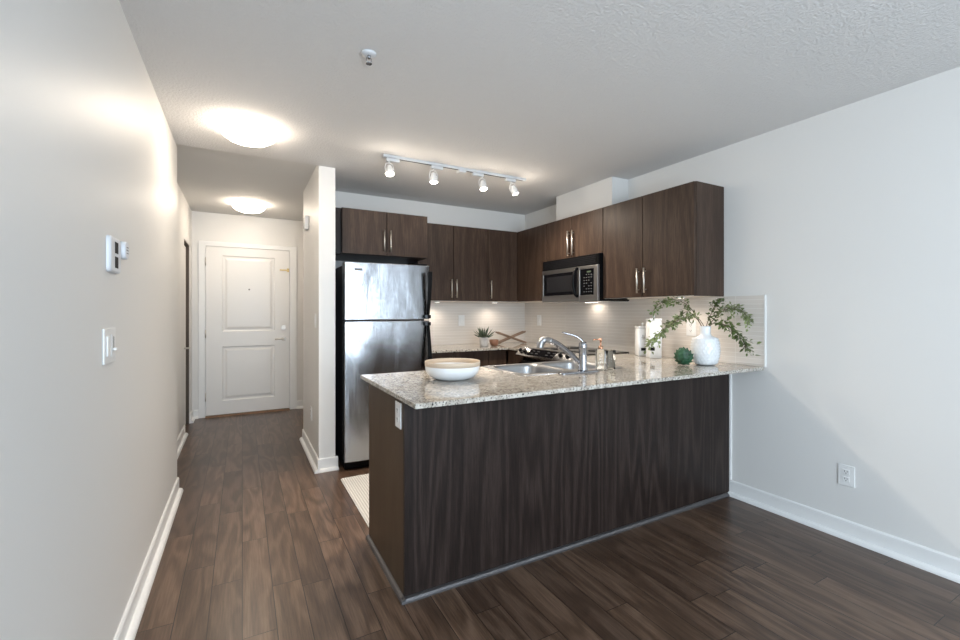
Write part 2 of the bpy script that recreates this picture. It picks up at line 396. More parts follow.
# closet door in the hall's left wall
d2 = sempty('door_2', (XH, (HDY0+HDY1)/2, 0))
bx('door_slab', M_door, d2, XH-.065, XH-.032, HDY0+.004, HDY1-.035, .01, HDZ-.028)
g = MB(); g.cyl((XH-.032, 5.60, .90), (XH+.03, 5.60, .90), .009, 12); g.tube([(XH+.03, 5.60, .90), (XH+.034, 5.66, .90), (XH+.03, 5.71, .90)], .008); g.build('door_handle', M_nickel, d2)
bx('gap_shade', M_gapshade, d2, XH-.075, XH-.004, HDY1-.012, HDY1-.001, .0, HDZ); bx('gap_shade', M_gapshade, d2, XH-.075, XH-.004, HDY0+.002, HDY1-.013, HDZ-.012, HDZ-.001)  # dark strips painted in as the shade of the door gaps
bx('closet_back', M_gapshade, d2, XH-T-.03, XH-T-.01, HDY0-.05, HDY1+.05, 0, HDZ+.05)
# ---------------------------------------------------------------- tiled splashbacks
ZT, ZB, ZC = 2.182, 1.399, .926
struct(bx('wall_tile_back', M_tileX, None, 1.50, XR-.0095, YB-.009, YB-.0003, ZC+.001, ZB-.001))
struct(bx('wall_tile_right', M_tileY, None, XR-.009, XR-.0003, 1.640, YB-.0002, ZC+.001, ZB-.0005))
struct(bx('trim_tile_edge', M_trim, None, XR-.011, XR-.0003, 1.630, 1.6395, ZC+.001, ZB+.002))
struct(bx('trim_panel_edge', M_trim, None, XR-.012, XR-.0005, 1.862, 1.8725, .106, .905))
# ---------------------------------------------------------------- cabinets
YF, XF = YB-.328, XR-.328      # faces of the upper banks (back y, right x)
def handle(parent, axis, at, z0, z1):
    """bar pull standing off a door; axis 'y' = door faces -y at y=at[1], 'x' = door faces -x"""
    x, y = at; m = MB(); o = .023
    nx, ny = (0,-o) if axis == 'y' else (-o,0)
    m.cyl((x+nx, y+ny, z0), (x+nx, y+ny, z1), .0068, 12)
    for z in (z0+.025, z1-.025): m.cyl((x, y, z), (x+nx, y+ny, z), .0045, 8)
    return m.build('handle', M_nickel, parent)
def doorY(parent, x0, x1, yf, z0, z1, hx=None, hz=None, mat=None):
    g = .0030; o = bx('door', mat or M_lam, parent, x0+g, x1-g, yf, yf+.019, z0+g, z1-g, .001)
    if hx is not None: handle(o, 'y', (hx, yf), hz[0], hz[1])
    return o
def doorX(parent, y0, y1, xf, z0, z1, hy=None, hz=None, mat=None):
    g = .0030; o = bx('door', mat or M_lam, parent, xf, xf+.019, y0+g, y1-g, z0+g, z1-g, .001)
    if hy is not None: handle(o, 'x', (xf, hy), hz[0], hz[1])
    return o
HZ = (ZB+.035, ZB+.225)
# over the fridge
u = thing('wall_cabinet', 'short dark walnut two-door wall cabinet directly above the fridge', 'cabinet', (1.10, 4.1, 1.789))
YC = 3.833
bx('cabinet_body', M_lamdark, u, .746, 1.525, YC+.020, YB-.001, 1.789, ZT, .001)
bx('filler_panel', M_lamdark, u, .673, .744, YC+.045, YC+.063, 1.789, ZT)
doorY(u, .746, 1.136, YC, 1.789, ZT, 1.108, (1.822, 2.015)); doorY(u, 1.136, 1.525, YC, 1.789, ZT, 1.166, (1.822, 2.015))
# back bank
u = thing('wall_cabinet', 'tall dark two-door wall cabinet on back wall beside the fridge cabinet', 'cabinet', (1.92, 4.25, ZB))
bx('cabinet_body', M_lamdark, u, 1.527, 2.324, YF+.020, YB-.001, ZB+.016, ZT, .001)
bx('underside', M_white_mel, u, 1.527, 2.324, YF+.020, YB-.010, ZB, ZB+.016)
doorY(u, 1.527, 1.917, YF, ZB, ZT, 1.889, HZ); doorY(u, 1.917, 2.325, YF, ZB, ZT, 1.945, HZ)
u = thing('wall_cabinet', 'dark single-door wall cabinet filling the inner corner of the back wall', 'cabinet', (2.5, 4.25, ZB))
bx('cabinet_body', M_lamdark, u, 2.326, XF-.001, YF+.020, YB-.001, ZB+.016, ZT, .001)
bx('underside', M_white_mel, u, 2.326, XF-.001, YF+.020, YB-.010, ZB, ZB+.016)
doorY(u, 2.325, XF+.001, YF, ZB, ZT, 2.356, HZ)
# right bank
def bodyX(u, y0, y1, z0, z1, under=True):
    bx('cabinet_body', M_lamdark, u, XF+.020, XR-.001, y0, y1, z0+(.016 if under else 0), z1, .001)
    if under: bx('underside', M_white_mel, u, XF+.020, XR-.010, y0, y1, z0, z0+.016)
u = thing('wall_cabinet', 'walnut corner wall cabinet with plain panel, left of the microwave', 'cabinet', (2.86, 3.9, ZB))
bodyX(u, 3.566, YB-.002, ZB, ZT); doorX(u, 3.566, YF+.001, XF, ZB, ZT)
u = thing('wall_cabinet', 'short walnut two-door wall cabinet directly above the microwave', 'cabinet', (2.86, 3.17, 1.79))
ZM = 1.793
bodyX(u, 2.778, 3.564, ZM, ZT, False); doorX(u, 3.183, 3.564, XF, ZM, ZT, 3.213, (ZM+.02, 2.045)); doorX(u, 2.778, 3.183, XF, ZM, ZT, 3.150, (ZM+.02, 2.045))
u = thing('wall_cabinet', 'tall walnut two-door wall cabinet at the open end, right of the microwave', 'cabinet', (2.86, 2.35, ZB))
bodyX(u, 1.936, 2.776, ZB, ZT)
doorX(u, 2.357, 2.776, XF, ZB, ZT, 2.392, HZ); doorX(u, 1.917, 2.357, XF, ZB, ZT, 2.325, HZ)
bx('end_panel', M_lam, u, XF+.020, XR-.001, 1.917, 1.935, ZB, ZT, .0008)
# under-cabinet puck lights
def puck(x, y, lab):
    p = thing('puck_light', lab, 'light', (x, y, ZB-.001))
    MB().lathe([(.032,-.010),(.034,-.002),(.034,0)], (x,y,ZB-.001), 24).build('housing', M_whitem, p)
    MB().lathe([(.026,-.0108),(.026,-.0102)], (x,y,ZB-.001), 24).build('lens', M_puck, p)
    l = light('puck_lamp', 'SPOT', (x, y, ZB-.018), 4.2, PUCK, .02, (0,0,0), spot=160, blend=.8); return p
puck(1.80, 4.26, 'small round lit puck light under the cabinet next to the fridge')
puck(2.50, 4.25, 'small round lit puck light under the back corner cabinet')
puck(2.82, 2.12, 'small round lit puck light under the cabinet above the vase')
# base cabinets along the back wall
ZK = .904
u = thing('base_cabinet', 'dark walnut base cabinet with doors under the back worktop', 'cabinet', (2.0, 4.1, 0))
bx('cabinet_body', M_lamdark, u, 1.54, 2.385, 3.84, YB-.001, .10, ZK); bx('toe_kick', M_blackmat, u, 1.54, 2.385, 3.88, 3.90, 0, .10)
doorY(u, 1.54, 1.78, 3.82, .10, ZK); doorY(u, 1.78, 2.173, 3.82, .10, ZK); doorY(u, 2.173, 2.385, 3.82, .10, ZK)
u = thing('base_cabinet', 'dark corner base cabinet between back worktop run and the range', 'cabinet', (2.7, 4.0, 0))
bx('cabinet_body', M_lamdark, u, 2.42, XR-.001, 3.572, YB-.001, .10, ZK); bx('toe_kick', M_blackmat, u, 2.46, 2.48, 3.572, 3.83, 0, .10)
doorX(u, 3.572, 3.815, 2.40, .10, ZK)
# peninsula cabinet
PX, PY0, PY1 = .635, 1.873, 2.495
u = thing('peninsula_cabinet', 'long dark walnut peninsula base with plain back panel facing the living room', 'cabinet', (1.8, 2.18, 0))
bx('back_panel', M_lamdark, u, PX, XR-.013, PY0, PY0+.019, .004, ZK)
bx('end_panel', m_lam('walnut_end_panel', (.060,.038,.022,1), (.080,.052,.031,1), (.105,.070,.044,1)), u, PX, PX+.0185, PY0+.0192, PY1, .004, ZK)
bx('cabinet_floor', M_white_mel, u, PX+.02, XR-.001, PY0+.02, PY1-.001, .10, .118)
bx('top_rail', M_white_mel, u, PX+.02, 1.38, PY0+.02, PY1-.021, ZK-.018, ZK)
for a, b in ((PX+.02,1.26),(1.26,1.42),(1.42,1.80),(1.80,2.17),(2.17,2.395)): bx('added_steel_front' if b < 1.3 else 'door', M_steel if b < 1.3 else M_lam, u, a+.0024, b-.0024, 2.512, 2.531, .102, ZK-.002, .001)  # guessed dishwasher: unseen steel front added to brighten the fridge reflection
bx('toe_kick', M_blackmat, u, PX+.02, 2.395, PY1-.08, PY1-.065, 0, .099)
pr = [(0,.0),(.020,.0),(.019,.008),(.013,.016),(.004,.021),(0,.021)]
m = MB().prism([(PY0-.0003-a, b) for a, b in pr], 'x', PX-.018, XR-.038)
m.build('metal_edge_strip', M_toe, u)
m = MB().prism([(PX-.0003-a, b) for a, b in pr], 'y', PY0-.018, PY1); m.build('metal_edge_strip', M_toe, u)
u = thing('base_cabinet', 'narrow dark base cabinet between the peninsula and the range', 'cabinet', (2.7, 2.64, 0))
bx('cabinet_body', M_lamdark, u, 2.42, XR-.001, PY1+.038, 2.770, .10, ZK); doorX(u, PY1+.038, 2.770, 2.40, .10, ZK); bx('toe_kick', M_blackmat, u, 2.46, 2.48, PY1+.04, 2.77, 0, .099)
# ---------------------------------------------------------------- worktops
SX0, SX1, SY0, SY1 = 1.420, 2.145, 2.090, 2.510      # sink cut-out
tag(MB().cells([.599, SX0, SX1, 2.375, XR-.0095], [1.638, SY0, SY1, 2.548, 2.772],
    lambda a, b: (b < 2.548 or a > 2.375) and not (SX0 < a < SX1 and SY0 < b < SY1), ZK+.0005, ZC).build('granite_worktop', M_gran, None, .003),
    'speckled beige granite worktop over the peninsula with the sink set in', 'worktop')
tag(MB().cells([1.54, 2.375, XR-.0095], [3.570, 3.775, YB-.0095], lambda a, b: b > 3.775 or a > 2.375, ZK+.0005, ZC).build('granite_worktop', M_gran, None, .003),
    'granite worktop along the back wall beside the range', 'worktop')
# ---------------------------------------------------------------- sink
s = thing('kitchen_sink', 'stainless double-bowl drop-in sink in the peninsula worktop', 'sink', (1.785, 2.29, ZC))
bowls = [(1.597, 2.300, .170, .203), (1.967, 2.300, .170, .203)]
m = MB(); zr = ZC+.0035
X0, X1, Y0, Y1, XM = 1.40, 2.168, 2.05, 2.54, 1.783
for i, (cx, cy, hx, hy) in enumerate(bowls):
    a0, a1 = (X0, XM) if i == 0 else (XM, X1)
    inn = rrect(cx, cy, hx, hy, .075, zr)
    out = []
    for p_ in inn:   # project to the cell border
        dx, dy = p_.x-cx, p_.y-cy; k = min(((a1-cx) if dx > 0 else (cx-a0))/max(abs(dx),1e-6), ((Y1-cy) if dy > 0 else (cy-Y0))/max(abs(dy),1e-6))
        out.append(Vector((cx+dx*k, cy+dy*k, zr)))
    m.rings([out, inn], False, False)
m.tube([(X0,Y0,ZC+.0012),(X1,Y0,ZC+.0012)], .0026, 8).tube([(X0,Y1,ZC+.0012),(X1,Y1,ZC+.0012)], .0026, 8).tube([(X0,Y0,ZC+.0012),(X0,Y1,ZC+.0012)], .0026, 8).tube([(X1,Y0,ZC+.0012),(X1,Y1,ZC+.0012)], .0026, 8)
m.build('rim', M_sink, s)
for cx, cy, hx, hy in bowls:
    m = MB(); st = [(0,0),(.004,-.004),(.008,-.02),(.014,-.13),(.03,-.155),(.06,-.162),(.12,-.165)]
    m.rings([rrect(cx, cy, hx-i, hy-i, max(.02, .075-i*.3), zr+z) for i, z in st], False, True)
    b = m.build('basin', M_sink, s)
    MB().lathe([(.042,0),(.042,.003),(.03,.003),(.026,.001)], (cx, cy, zr-.1648), 24).build('drain', M_chrome, b)
# ---------------------------------------------------------------- faucet
FX, FY = 1.79, 2.005
f = thing('kitchen_faucet', 'chrome single-lever pull-out faucet standing behind the sink', 'faucet', (FX, FY, ZC))
base = [rrect(FX-.03, FY, .15-i, .028-i*.6, .027-i*.6, ZC+.0005+z) for i, z in ((0,0),(0,.004),(.004,.009),(.012,.012))]
MB().rings(base).build('deck_plate', M_chrome, f)
MB().lathe([(.030,0),(.027,.012),(.024,.02),(.0235,.13),(.025,.135),(.025,.162),(.018,.172),(.006,.176)], (FX,FY,ZC+.011), 28).build('faucet_body', M_chrome, f)
def rot(ring, cx, cy, a=-28.5):
    a = R(a); return [Vector((cx+(p.x-cx)*math.cos(a)-(p.y-cy)*math.sin(a), cy+(p.x-cx)*math.sin(a)+(p.y-cy)*math.cos(a), p.z)) for p in ring]
def lat(x, y, s_, dep, z):   # offset sideways as seen from the room / in depth
    return (x + .879*s_ + .477*dep, y - .477*s_ + .879*dep, z)
def bez(p, n=14):
    out = []
    P = [Vector(q) for q in p]
    P = [P[0]*2-P[1]] + P + [P[-1]*2-P[-2]]
    for i in range(1, len(P)-2):
        for k in range(n):
            t = k/n; out.append(.5*((2*P[i]) + (-P[i-1]+P[i+1])*t + (2*P[i-1]-5*P[i]+4*P[i+1]-P[i+2])*t*t + (-P[i-1]+3*P[i]-3*P[i+1]+P[i+2])*t**3))
    out.append(P[-2]); return out
sp_pts = bez([(FX,FY,.962), (1.775,2.045,.998), (1.752,2.11,1.050), (1.725,2.17,1.090), (1.703,2.205,1.105)], 6)
MB().tube(sp_pts, [.015+.004*(i/len(sp_pts)) for i in range(len(sp_pts))], 16).build('spout', M_chrome, f)
hp = bez([(1.708,2.199,1.104), (1.684,2.228,1.113), (1.662,2.246,1.098), (1.655,2.252,1.060)], 6)
MB().tube(hp, [.020]*8+[.023]*(len(hp)-8), 16).build('spray_head', M_sink, f)
lp = bez([(FX,FY,1.100), lat(FX,FY,-.015,0,1.125), lat(FX,FY,-.055,.0,1.148), lat(FX,FY,-.125,.0,1.166)], 6)
MB().tube(lp, [.016-.009*(i/len(lp))**.6 for i in range(len(lp))], 12, .6).build('lever', M_chrome, f)
# ---------------------------------------------------------------- soap bottles
sx, sy = 1.955, 2.03
t = thing('soap_dispenser', 'square clear glass soap dispenser with copper pump beside the faucet', 'soap dispenser', (sx, sy, ZC))
MB().rings([rot(rrect(sx, sy, h, h, .007, ZC+.001+z, 3), sx, sy) for h, z in ((.026,0),(.027,.003),(.027,.122),(.023,.129),(.014,.131))]).build('bottle', M_glass, t)
m = MB().lathe([(.014,.131),(.015,.132),(.015,.148),(.006,.150),(.006,.180),(.009,.182),(.009,.196),(.004,.198)], (sx,sy,ZC+.0015), 18)
m.tube([(sx,sy,ZC+.190), lat(sx,sy,-.022,.01,ZC+.192), lat(sx,sy,-.045,.02,ZC+.186)], [.005,.0045,.003], 8); m.build('pump', M_copper, t)
t = thing('glass_tumbler', 'clear square glass tumbler right beside the soap dispenser', 'glass', (2.05, 2.035, ZC))
q = (2.067, 2.058); R_ = [rot(rrect(q[0], q[1], h, h, .009, ZC+.001+z, 3), *q) for h, z in ((.025,0),(.027,.118),(.0245,.118),(.0225,.008))]
MB().rings(R_).build('tumbler', M_glass, t)
tag(MB().rings([rrect(2.075, 2.02, .085-i, .045-i, .01, ZC+.0008+z, 4) for i, z in ((.003,0),(0,.003),(0,.006),(.004,.006),(.008,.004))]).build('soap_tray', M_black), 'low dark tray behind the glass bottles on worktop', 'tray') if False else None
# ---------------------------------------------------------------- serving bowl
bx0, by0 = 1.005, 2.163
t = thing('serving_bowl', 'wide white ceramic bowl with sandy rim on the peninsula corner', 'bowl', (bx0, by0, ZC))
zb = ZC+.001
MB().lathe([(.085,0),(.092,.002),(.118,.012),(.137,.030),(.146,.050),(.149,.072)] , (bx0,by0,zb), 56, cap1=False).build('bowl_body', M_ceramic, t)
MB().lathe([(.1492,.072),(.150,.092),(.1495,.096),(.1455,.096),(.144,.088),(.1435,.072)], (bx0,by0,zb), 56, False, False, loop=True).build('rim_band', M_sand, t)
MB().lathe([(.1435,.072),(.138,.045),(.120,.020),(.09,.010),(.04,.008)], (bx0,by0,zb), 56, False, True).build('bowl_interior', M_bowlin, t)
# ---------------------------------------------------------------- canisters
def canister(cx, cy, h, wd, label, rows):
    t = thing('canister', label, 'canister', (cx, cy, ZC)); a = wd/2
    k = R(-28.5)
    def rr(hh, r, z): 
        return [Vector((cx + (p.x)*math.cos(k)-(p.y)*math.sin(k), cy + (p.x)*math.sin(k)+(p.y)*math.cos(k), z)) for p in rrect(0,0,hh,hh,r,0,3)]
    b = MB().rings([rr(a-.002,.006,ZC+.001), rr(a,.006,ZC+.004), rr(a,.006,ZC+h-.028), rr(a-.002,.006,ZC+h-.026)]).build('canister_body', M_ceramic, t)
    l = MB().rings([rr(a-.001,.006,ZC+h-.0255), rr(a+.001,.006,ZC+h-.023), rr(a+.001,.006,ZC+h-.008), rr(a-.006,.006,ZC+h-.004)]).build('lid', M_ceramic, t)
    MB().lathe([(.006,0),(.005,.010),(.011,.016),(.011,.022),(.005,.026)], (cx,cy,ZC+h-.004), 18).build('knob', M_ceramic, l)
    # printed marks on the room-facing side: one dark word plate low down, thin script higher up
    def mark(s0, s1, z0, z1, name, mat):
        m = MB(); y = -a-.0008
        P = [(s0,z0),(s1,z0),(s1,z1),(s0,z1)]
        r0 = [Vector((cx+u*math.cos(k)-y*math.sin(k), cy+u*math.sin(k)+y*math.cos(k), ZC+z)) for u, z in P]
        y2 = -a-.0002
        r1 = [Vector((cx+u*math.cos(k)-y2*math.sin(k), cy+u*math.sin(k)+y2*math.cos(k), ZC+z)) for u, z in P]
        m.rings([r0, r1], smooth=False); m.build(name, mat, b)
    for r_ in rows: mark(*r_)
    return t
canister(2.915, 2.545, .25, .098, 'shorter white ceramic canister with round lid knob and small dark label', [(-.030,.012,.045,.068,'dark_label',M_slot),(-.018,-.014,.155,.175,'script_mark',M_grey),(-.026,.004,.150,.153,'script_mark',M_grey),(-.022,-.002,.140,.143,'script_mark',M_grey),(-.008,-.004,.142,.170,'script_mark',M_grey)])
canister(2.858, 2.385, .315, .092, 'tallest white ceramic canister with small dark label, behind the drooping leaves', [(-.045,-.010,.060,.085,'dark_label',M_slot)])
# ---------------------------------------------------------------- vase and branches
vx, vy = 2.79, 1.90
m = MB(); n = 44; prof = []
for i in range(49):
    z = i/48*.20
    r = .052 + .040*math.sin(min(1, (z+.02)/.215)*math.pi)**.75 if z < .2 else .03
    prof.append((r, z))
prof = [(.050,0),(.060,.003)] + [(.058+.029*math.sin(math.pi*min(1,(z/.21)))**.55, z) for z in [k*.0066+.006 for k in range(28)]]
rr_ = [[(r, z) for r, z in prof]]
rings = []
for j, (r, z) in enumerate(prof):
    ring = []
    for i in range(n*2):
        a_ = 2*math.pi*i/(n*2); amp = .0075 if .01 < z < .178 else 0
        bmp = amp*max(0, math.cos(a_*22 + (math.pi if (j//3) % 2 else 0)))*max(0, math.sin(math.pi*((j % 3)+.5)/3))
        ring.append((vx+(r+bmp)*math.cos(a_), vy+(r+bmp)*math.sin(a_), ZC+.001+z))
    rings.append(ring)
for r, z in [(.045,.197),(.036,.206),(.033,.214),(.033,.245),(.036,.262),(.034,.264),(.030,.262),(.028,.245),(.028,.205),(.04,.18)]:
    rings.append([(vx+r*math.cos(2*math.pi*i/(n*2)), vy+r*math.sin(2*math.pi*i/(n*2)), ZC+.001+z) for i in range(n*2)])
vm = MB().rings(rings, True, True).build('vase', M_ceramic, None, origin=(vx,vy,ZC)); tag(vm, 'white hobnail ceramic vase with narrow neck holding leafy branches', 'vase')
def leaf(m, p, d, nrm, ln, wd):
    d = d.normalized(); s_ = d.cross(nrm).normalized(); up = s_.cross(d).normalized()
    a = m.bm.verts.new(p); e = m.bm.verts.new(p+d*ln-up*ln*.12)
    b1 = m.bm.verts.new(p+d*ln*.35+s_*wd*.5+up*wd*.12); c1 = m.bm.verts.new(p+d*ln*.7+s_*wd*.42+up*wd*.08)
    b2 = m.bm.verts.new(p+d*ln*.35-s_*wd*.5+up*wd*.12); c2 = m.bm.verts.new(p+d*ln*.7-s_*wd*.42+up*wd*.08)
    k1 = m.bm.verts.new(p+d*ln*.35); k2 = m.bm.verts.new(p+d*ln*.7)
    for q in ((a,k1,b1),(k1,k2,c1,b1),(k2,e,c1),(a,b2,k1),(k1,b2,c2,k2),(k2,c2,e)): m.bm.faces.new(q)
rnd = random.Random(11)
def branch(label, pts, dens, mat, ls=1.0, twigs=6, cut=.18):
    P = bez([lat(vx, vy, s_*(.88 if s_ > .05 else 1), d_, ZC+z) for s_, d_, z in pts], 9)
    t = thing('leafy_branch', label, 'branch', tuple(P[0]), 'leafy branches in the vase')
    st = MB().tube(P, [.0022*(1-.6*i/len(P))+.0004 for i in range(len(P))], 6)
    lf = MB(); N = len(P)
    def clampx(v): return v
    def put(p, d, k=1):
        for _ in range(k):
            r = Vector((rnd.uniform(-1,1), rnd.uniform(-1,1), rnd.uniform(-.8,.7)))
            dd = (d.normalized()*.5 + r*.9); p = p + r*.012
            leaf(lf, p, dd, Vector((rnd.uniform(-.6,.6), -.8, 1)), rnd.uniform(.020,.034)*ls, rnd.uniform(.012,.018)*ls)
    for i in range(int(N*cut), N):
        d = (P[min(i+1,N-1)]-P[max(i-1,0)])
        put(P[i], d, dens)
    for k in range(twigs):
        i = int(N*(cut+.05) + (N*(.9-cut))*k/twigs); d = (P[min(i+1,N-1)]-P[i-1]).normalized()
        o = Vector((rnd.uniform(-.8,.8), rnd.uniform(-.7,.3), rnd.uniform(-1.1,.9)))
        e = [P[i], P[i]+(d*.6+o*.5)*.03, P[i]+(d*.6+o*.5)*.06+Vector((0,0,-.004)), P[i]+(d*.6+o*.5)*.085+Vector((0,0,-.012))]
        st.tube(e, [.0012,.001,.0008,.0005], 5)
        for q in e[1:]: put(q, d*.5+o, 2)
    for v in list(lf.bm.verts)+list(st.bm.verts):
        if v.co.x > XR-.016: v.co.x = XR-.016-rnd.random()*.004
        if v.co.z > ZB-.018 and v.co.x > XF-.03: v.co.z = ZB-.018
    st.build('stem', M_stem, t); lf.build('leaves', mat, t, fix=False)
branch('longest arching branch reaching up and left over the canisters', [(0,0,.20),(-.03,0,.275),(-.10,-.02,.375),(-.17,-.03,.428),(-.25,-.03,.445),(-.33,-.03,.415),(-.385,-.03,.35)], 2, M_leaf, .9, 10, .38)
branch('low drooping branch trailing left in front of the canisters', [(.005,0,.20),(-.02,-.01,.275),(-.09,-.03,.335),(-.19,-.05,.315),(-.29,-.06,.265),(-.37,-.07,.20),(-.41,-.07,.155)], 3, M_leafp, 1.0, 14, .3)
branch('upper left branch between the long arch and the vase', [(-.005,.0,.20),(-.04,0,.29),(-.11,0,.36),(-.17,0,.345),(-.22,-.02,.30),(-.25,-.02,.285)], 2, M_leaf, .9, 8, .35)
branch('short upright branch rising right above the vase neck', [(.0,0,.20),(.012,0,.28),(.04,-.02,.37),(.085,-.03,.44),(.10,-.05,.455)], 3, M_leaf, 1.0, 10, .3)
branch('right branch arching over and hanging near the wall', [(.005,0,.20),(.03,-.02,.29),(.10,-.06,.37),(.165,-.08,.385),(.23,-.11,.355),(.255,-.12,.30)], 3, M_leafp, 1.0, 12, .3)
branch('lowest right branch drooping toward the worktop edge', [(.008,0,.20),(.03,-.02,.275),(.09,-.05,.285),(.16,-.08,.245),(.21,-.11,.185),(.235,-.12,.135)], 3, M_leaf, 1.1, 14, .28)
# artichoke
ax, ay, ar = 2.638, 1.955, .058
m = MB(); az = ZC+.002+ar*.98
m.lathe([(.012,-.9*ar),(.035,-.78*ar),(.047,-.4*ar),(.050,0),(.045,.4*ar),(.03,.75*ar),(.008,.88*ar)], (ax,ay,az), 20)
for ring_ in range(7):
    th = R(165-ring_*24); cnt = [5,8,10,11,10,7,4][ring_]
    for k in range(cnt):
        ph = 2*math.pi*(k+.5*(ring_ % 2))/cnt
        nrm = Vector((math.sin(th)*math.cos(ph), math.sin(th)*math.sin(ph), math.cos(th)))
        up = (Vector((0,0,1)) - nrm*nrm.z); up = up.normalized() if up.length > .01 else Vector((1,0,0))
        sd = nrm.cross(up); c0 = Vector((ax,ay,az)) + nrm*ar*.84; wv, hv = .015, .026
        rows = [(-.8,.9,0),(-.2,1.15,.03),(.5,1.0,.09),(.95,.45,.17)]
        rs = [[c0+up*hv*a_-sd*wv*b_+nrm*ar*c_*.6, c0+up*hv*a_+nrm*ar*(c_+.06), c0+up*hv*a_+sd*wv*b_+nrm*ar*c_*.6] for a_, b_, c_ in rows]
        rs = [[Vector((p_.x,p_.y,max(p_.z,ZC+.002))) for p_ in r] for r in rs]
        m.rings(rs, False, False, closed=False, smooth=False)
tag(m.build('artichoke', M_arti, None, origin=(ax,ay,ZC)), 'round dark green artichoke lying on the worktop beside the vase', 'artichoke')
# ---------------------------------------------------------------- back worktop things
px, py = 2.235, 4.03
t = thing('potted_plant', 'small spiky green succulent in a pale stone pot on back worktop', 'plant', (px, py, ZC))
MB().lathe([(.038,0),(.043,.004),(.047,.095),(.043,.095),(.041,.082)], (px,py,ZC+.001), 28).build('pot', M_stone, t)
m = MB(); rnd = random.Random(3)
for k in range(46):
    ph = rnd.uniform(0, 2*math.pi); el = rnd.uniform(.15, 1.45); ln = rnd.uniform(.075,.125)*(1.15 if el < .7 else 1)
    dr = Vector((math.cos(ph)*math.cos(el), math.sin(ph)*math.cos(el), math.sin(el))); b0 = Vector((px,py,ZC+.084))+Vector((math.cos(ph)*.015, math.sin(ph)*.015, 0))
    m.tube([b0, b0+dr*ln*.4, b0+dr*ln*.8+Vector((0,0,.006)), b0+dr*ln+Vector((0,0,.012))], [.005,.0075,.0055,.0008], 6, .5)
m.build('leaves', M_succ, t)
q = (2.345, 4.005)
tag(MB().lathe([(.022,0),(.030,.002),(.044,.02),(.050,.045),(.049,.068),(.045,.068),(.045,.045),(.038,.02),(.015,.010)], (*q,ZC+.001), 28).build('wooden_bowl', M_terra, None, origin=(*q,ZC)), 'small reddish brown wooden bowl beside the succulent pot', 'bowl')
t = thing('crossed_stand', 'open X-shaped wooden stand on the back worktop near the range', 'stand', (2.70, 4.22, ZC))
cx, cy = 2.69, 4.215
for j, dy in enumerate((-.022, .022)):
    for sgn in (1, -1):
        m = MB(); a = Vector((cx-.185*sgn, cy+dy+sgn*.007, ZC+.010)); b = Vector((cx+.19*sgn, cy+dy+sgn*.007, ZC+.135))
        dr = (b-a).normalized(); up = Vector((0,1,0)).cross(dr)
        if up.z < 0: up = -up
        y_ = Vector((0,.008,0))
        m.rings([[a-up*.009-y_, a-up*.009+y_, a+up*.009+y_, a+up*.009-y_], [b-up*.009-y_, b-up*.009+y_, b+up*.009+y_, b+up*.009-y_]], smooth=False)
        m.build('slat', M_wood, t, .0015)
for sgn in (1,-1): MB().cyl((cx-.175*sgn, cy-.055, ZC+.0135), (cx-.175*sgn, cy+.055, ZC+.0135), .006, 10).build('cross_bar', M_wood, t)
m = MB().cyl((cx, cy-.055, ZC+.0725), (cx, cy+.055, ZC+.0725), .005, 10); m.build('pivot_rod', M_wood, t)
# ---------------------------------------------------------------- range
t = thing('kitchen_range', 'black slide-in range with stainless front control panel', 'range', (2.7, 3.17, 0))
RY0, RY1, RX = 2.776, 3.566, 2.40
bx('range_body', M_blackmat, t, RX, XR-.011, RY0, RY1, .08, .905)
bx('toe_kick', M_blackmat, t, RX+.05, RX+.07, RY0, RY1, 0, .08)
bx('oven_door', M_glassblk, t, RX-.035, RX-.001, RY0+.005, RY1-.005, .24, .80, .004)
bx('storage_drawer', M_steel, t, RX-.03, RX-.001, RY0+.005, RY1-.005, .085, .232, .004)
m = MB().cyl((RX-.075, RY0+.06, .77), (RX-.075, RY1-.06, .77), .012, 14)
for y in (RY0+.10, RY1-.10): m.cyl((RX-.075, y, .77), (RX-.034, y, .77), .008, 10)
m.build('oven_handle', M_steel, t)
bx('cooktop', M_glassblk, t, RX+.03, XR-.012, RY0+.002, RY1-.002, .9055, .934, .003)
# sloped control panel, bowed outward in the middle
m = MB(); rs = []
for k in range(13):
    y = RY0 + (RY1-RY0)*k/12; bow = .022*math.sin(math.pi*k/12)
    rs.append([(RX+.032,y,.950), (RX+.002-bow*.4,y,.946), (RX-.072-bow,y,.880), (RX-.066-bow,y,.868), (RX-.0005,y,.815), (RX+.032,y,.9060)] )
m.rings(rs, smooth=False); cp = m.build('control_panel', M_steel, t)
def on_panel(y, s_, lift=0):   # s_ 0 at the lower edge, 1 at the upper edge of the sloped face
    k = (y-RY0)/(RY1-RY0); bow = .022*math.sin(math.pi*k)
    a = Vector((RX-.072-bow, y, .880)); b = Vector((RX+.002-bow*.4, y, .946)); n_ = Vector((-(b.z-a.z), 0, b.x-a.x)).normalized()
    return a.lerp(b, s_) + n_*lift, n_
for y in (3.52, 3.44, 2.91, 2.825):
    p_, n_ = on_panel(y, .5); kb = MB().cyl(p_+n_*.001, p_+n_*.022, .020, 20, .017); kb.build('knob', M_black, cp)
a0, n_ = on_panel(3.37, .15, .001); a1, _ = on_panel(3.37, .88, .001); b0, _ = on_panel(2.99, .15, .001); b1, _ = on_panel(2.99, .88, .001)
e = n_*.003; MB().rings([[a0,b0,b1,a1],[a0+e,b0+e,b1+e,a1+e]], smooth=False).build('touch_panel', M_glassblk, cp)
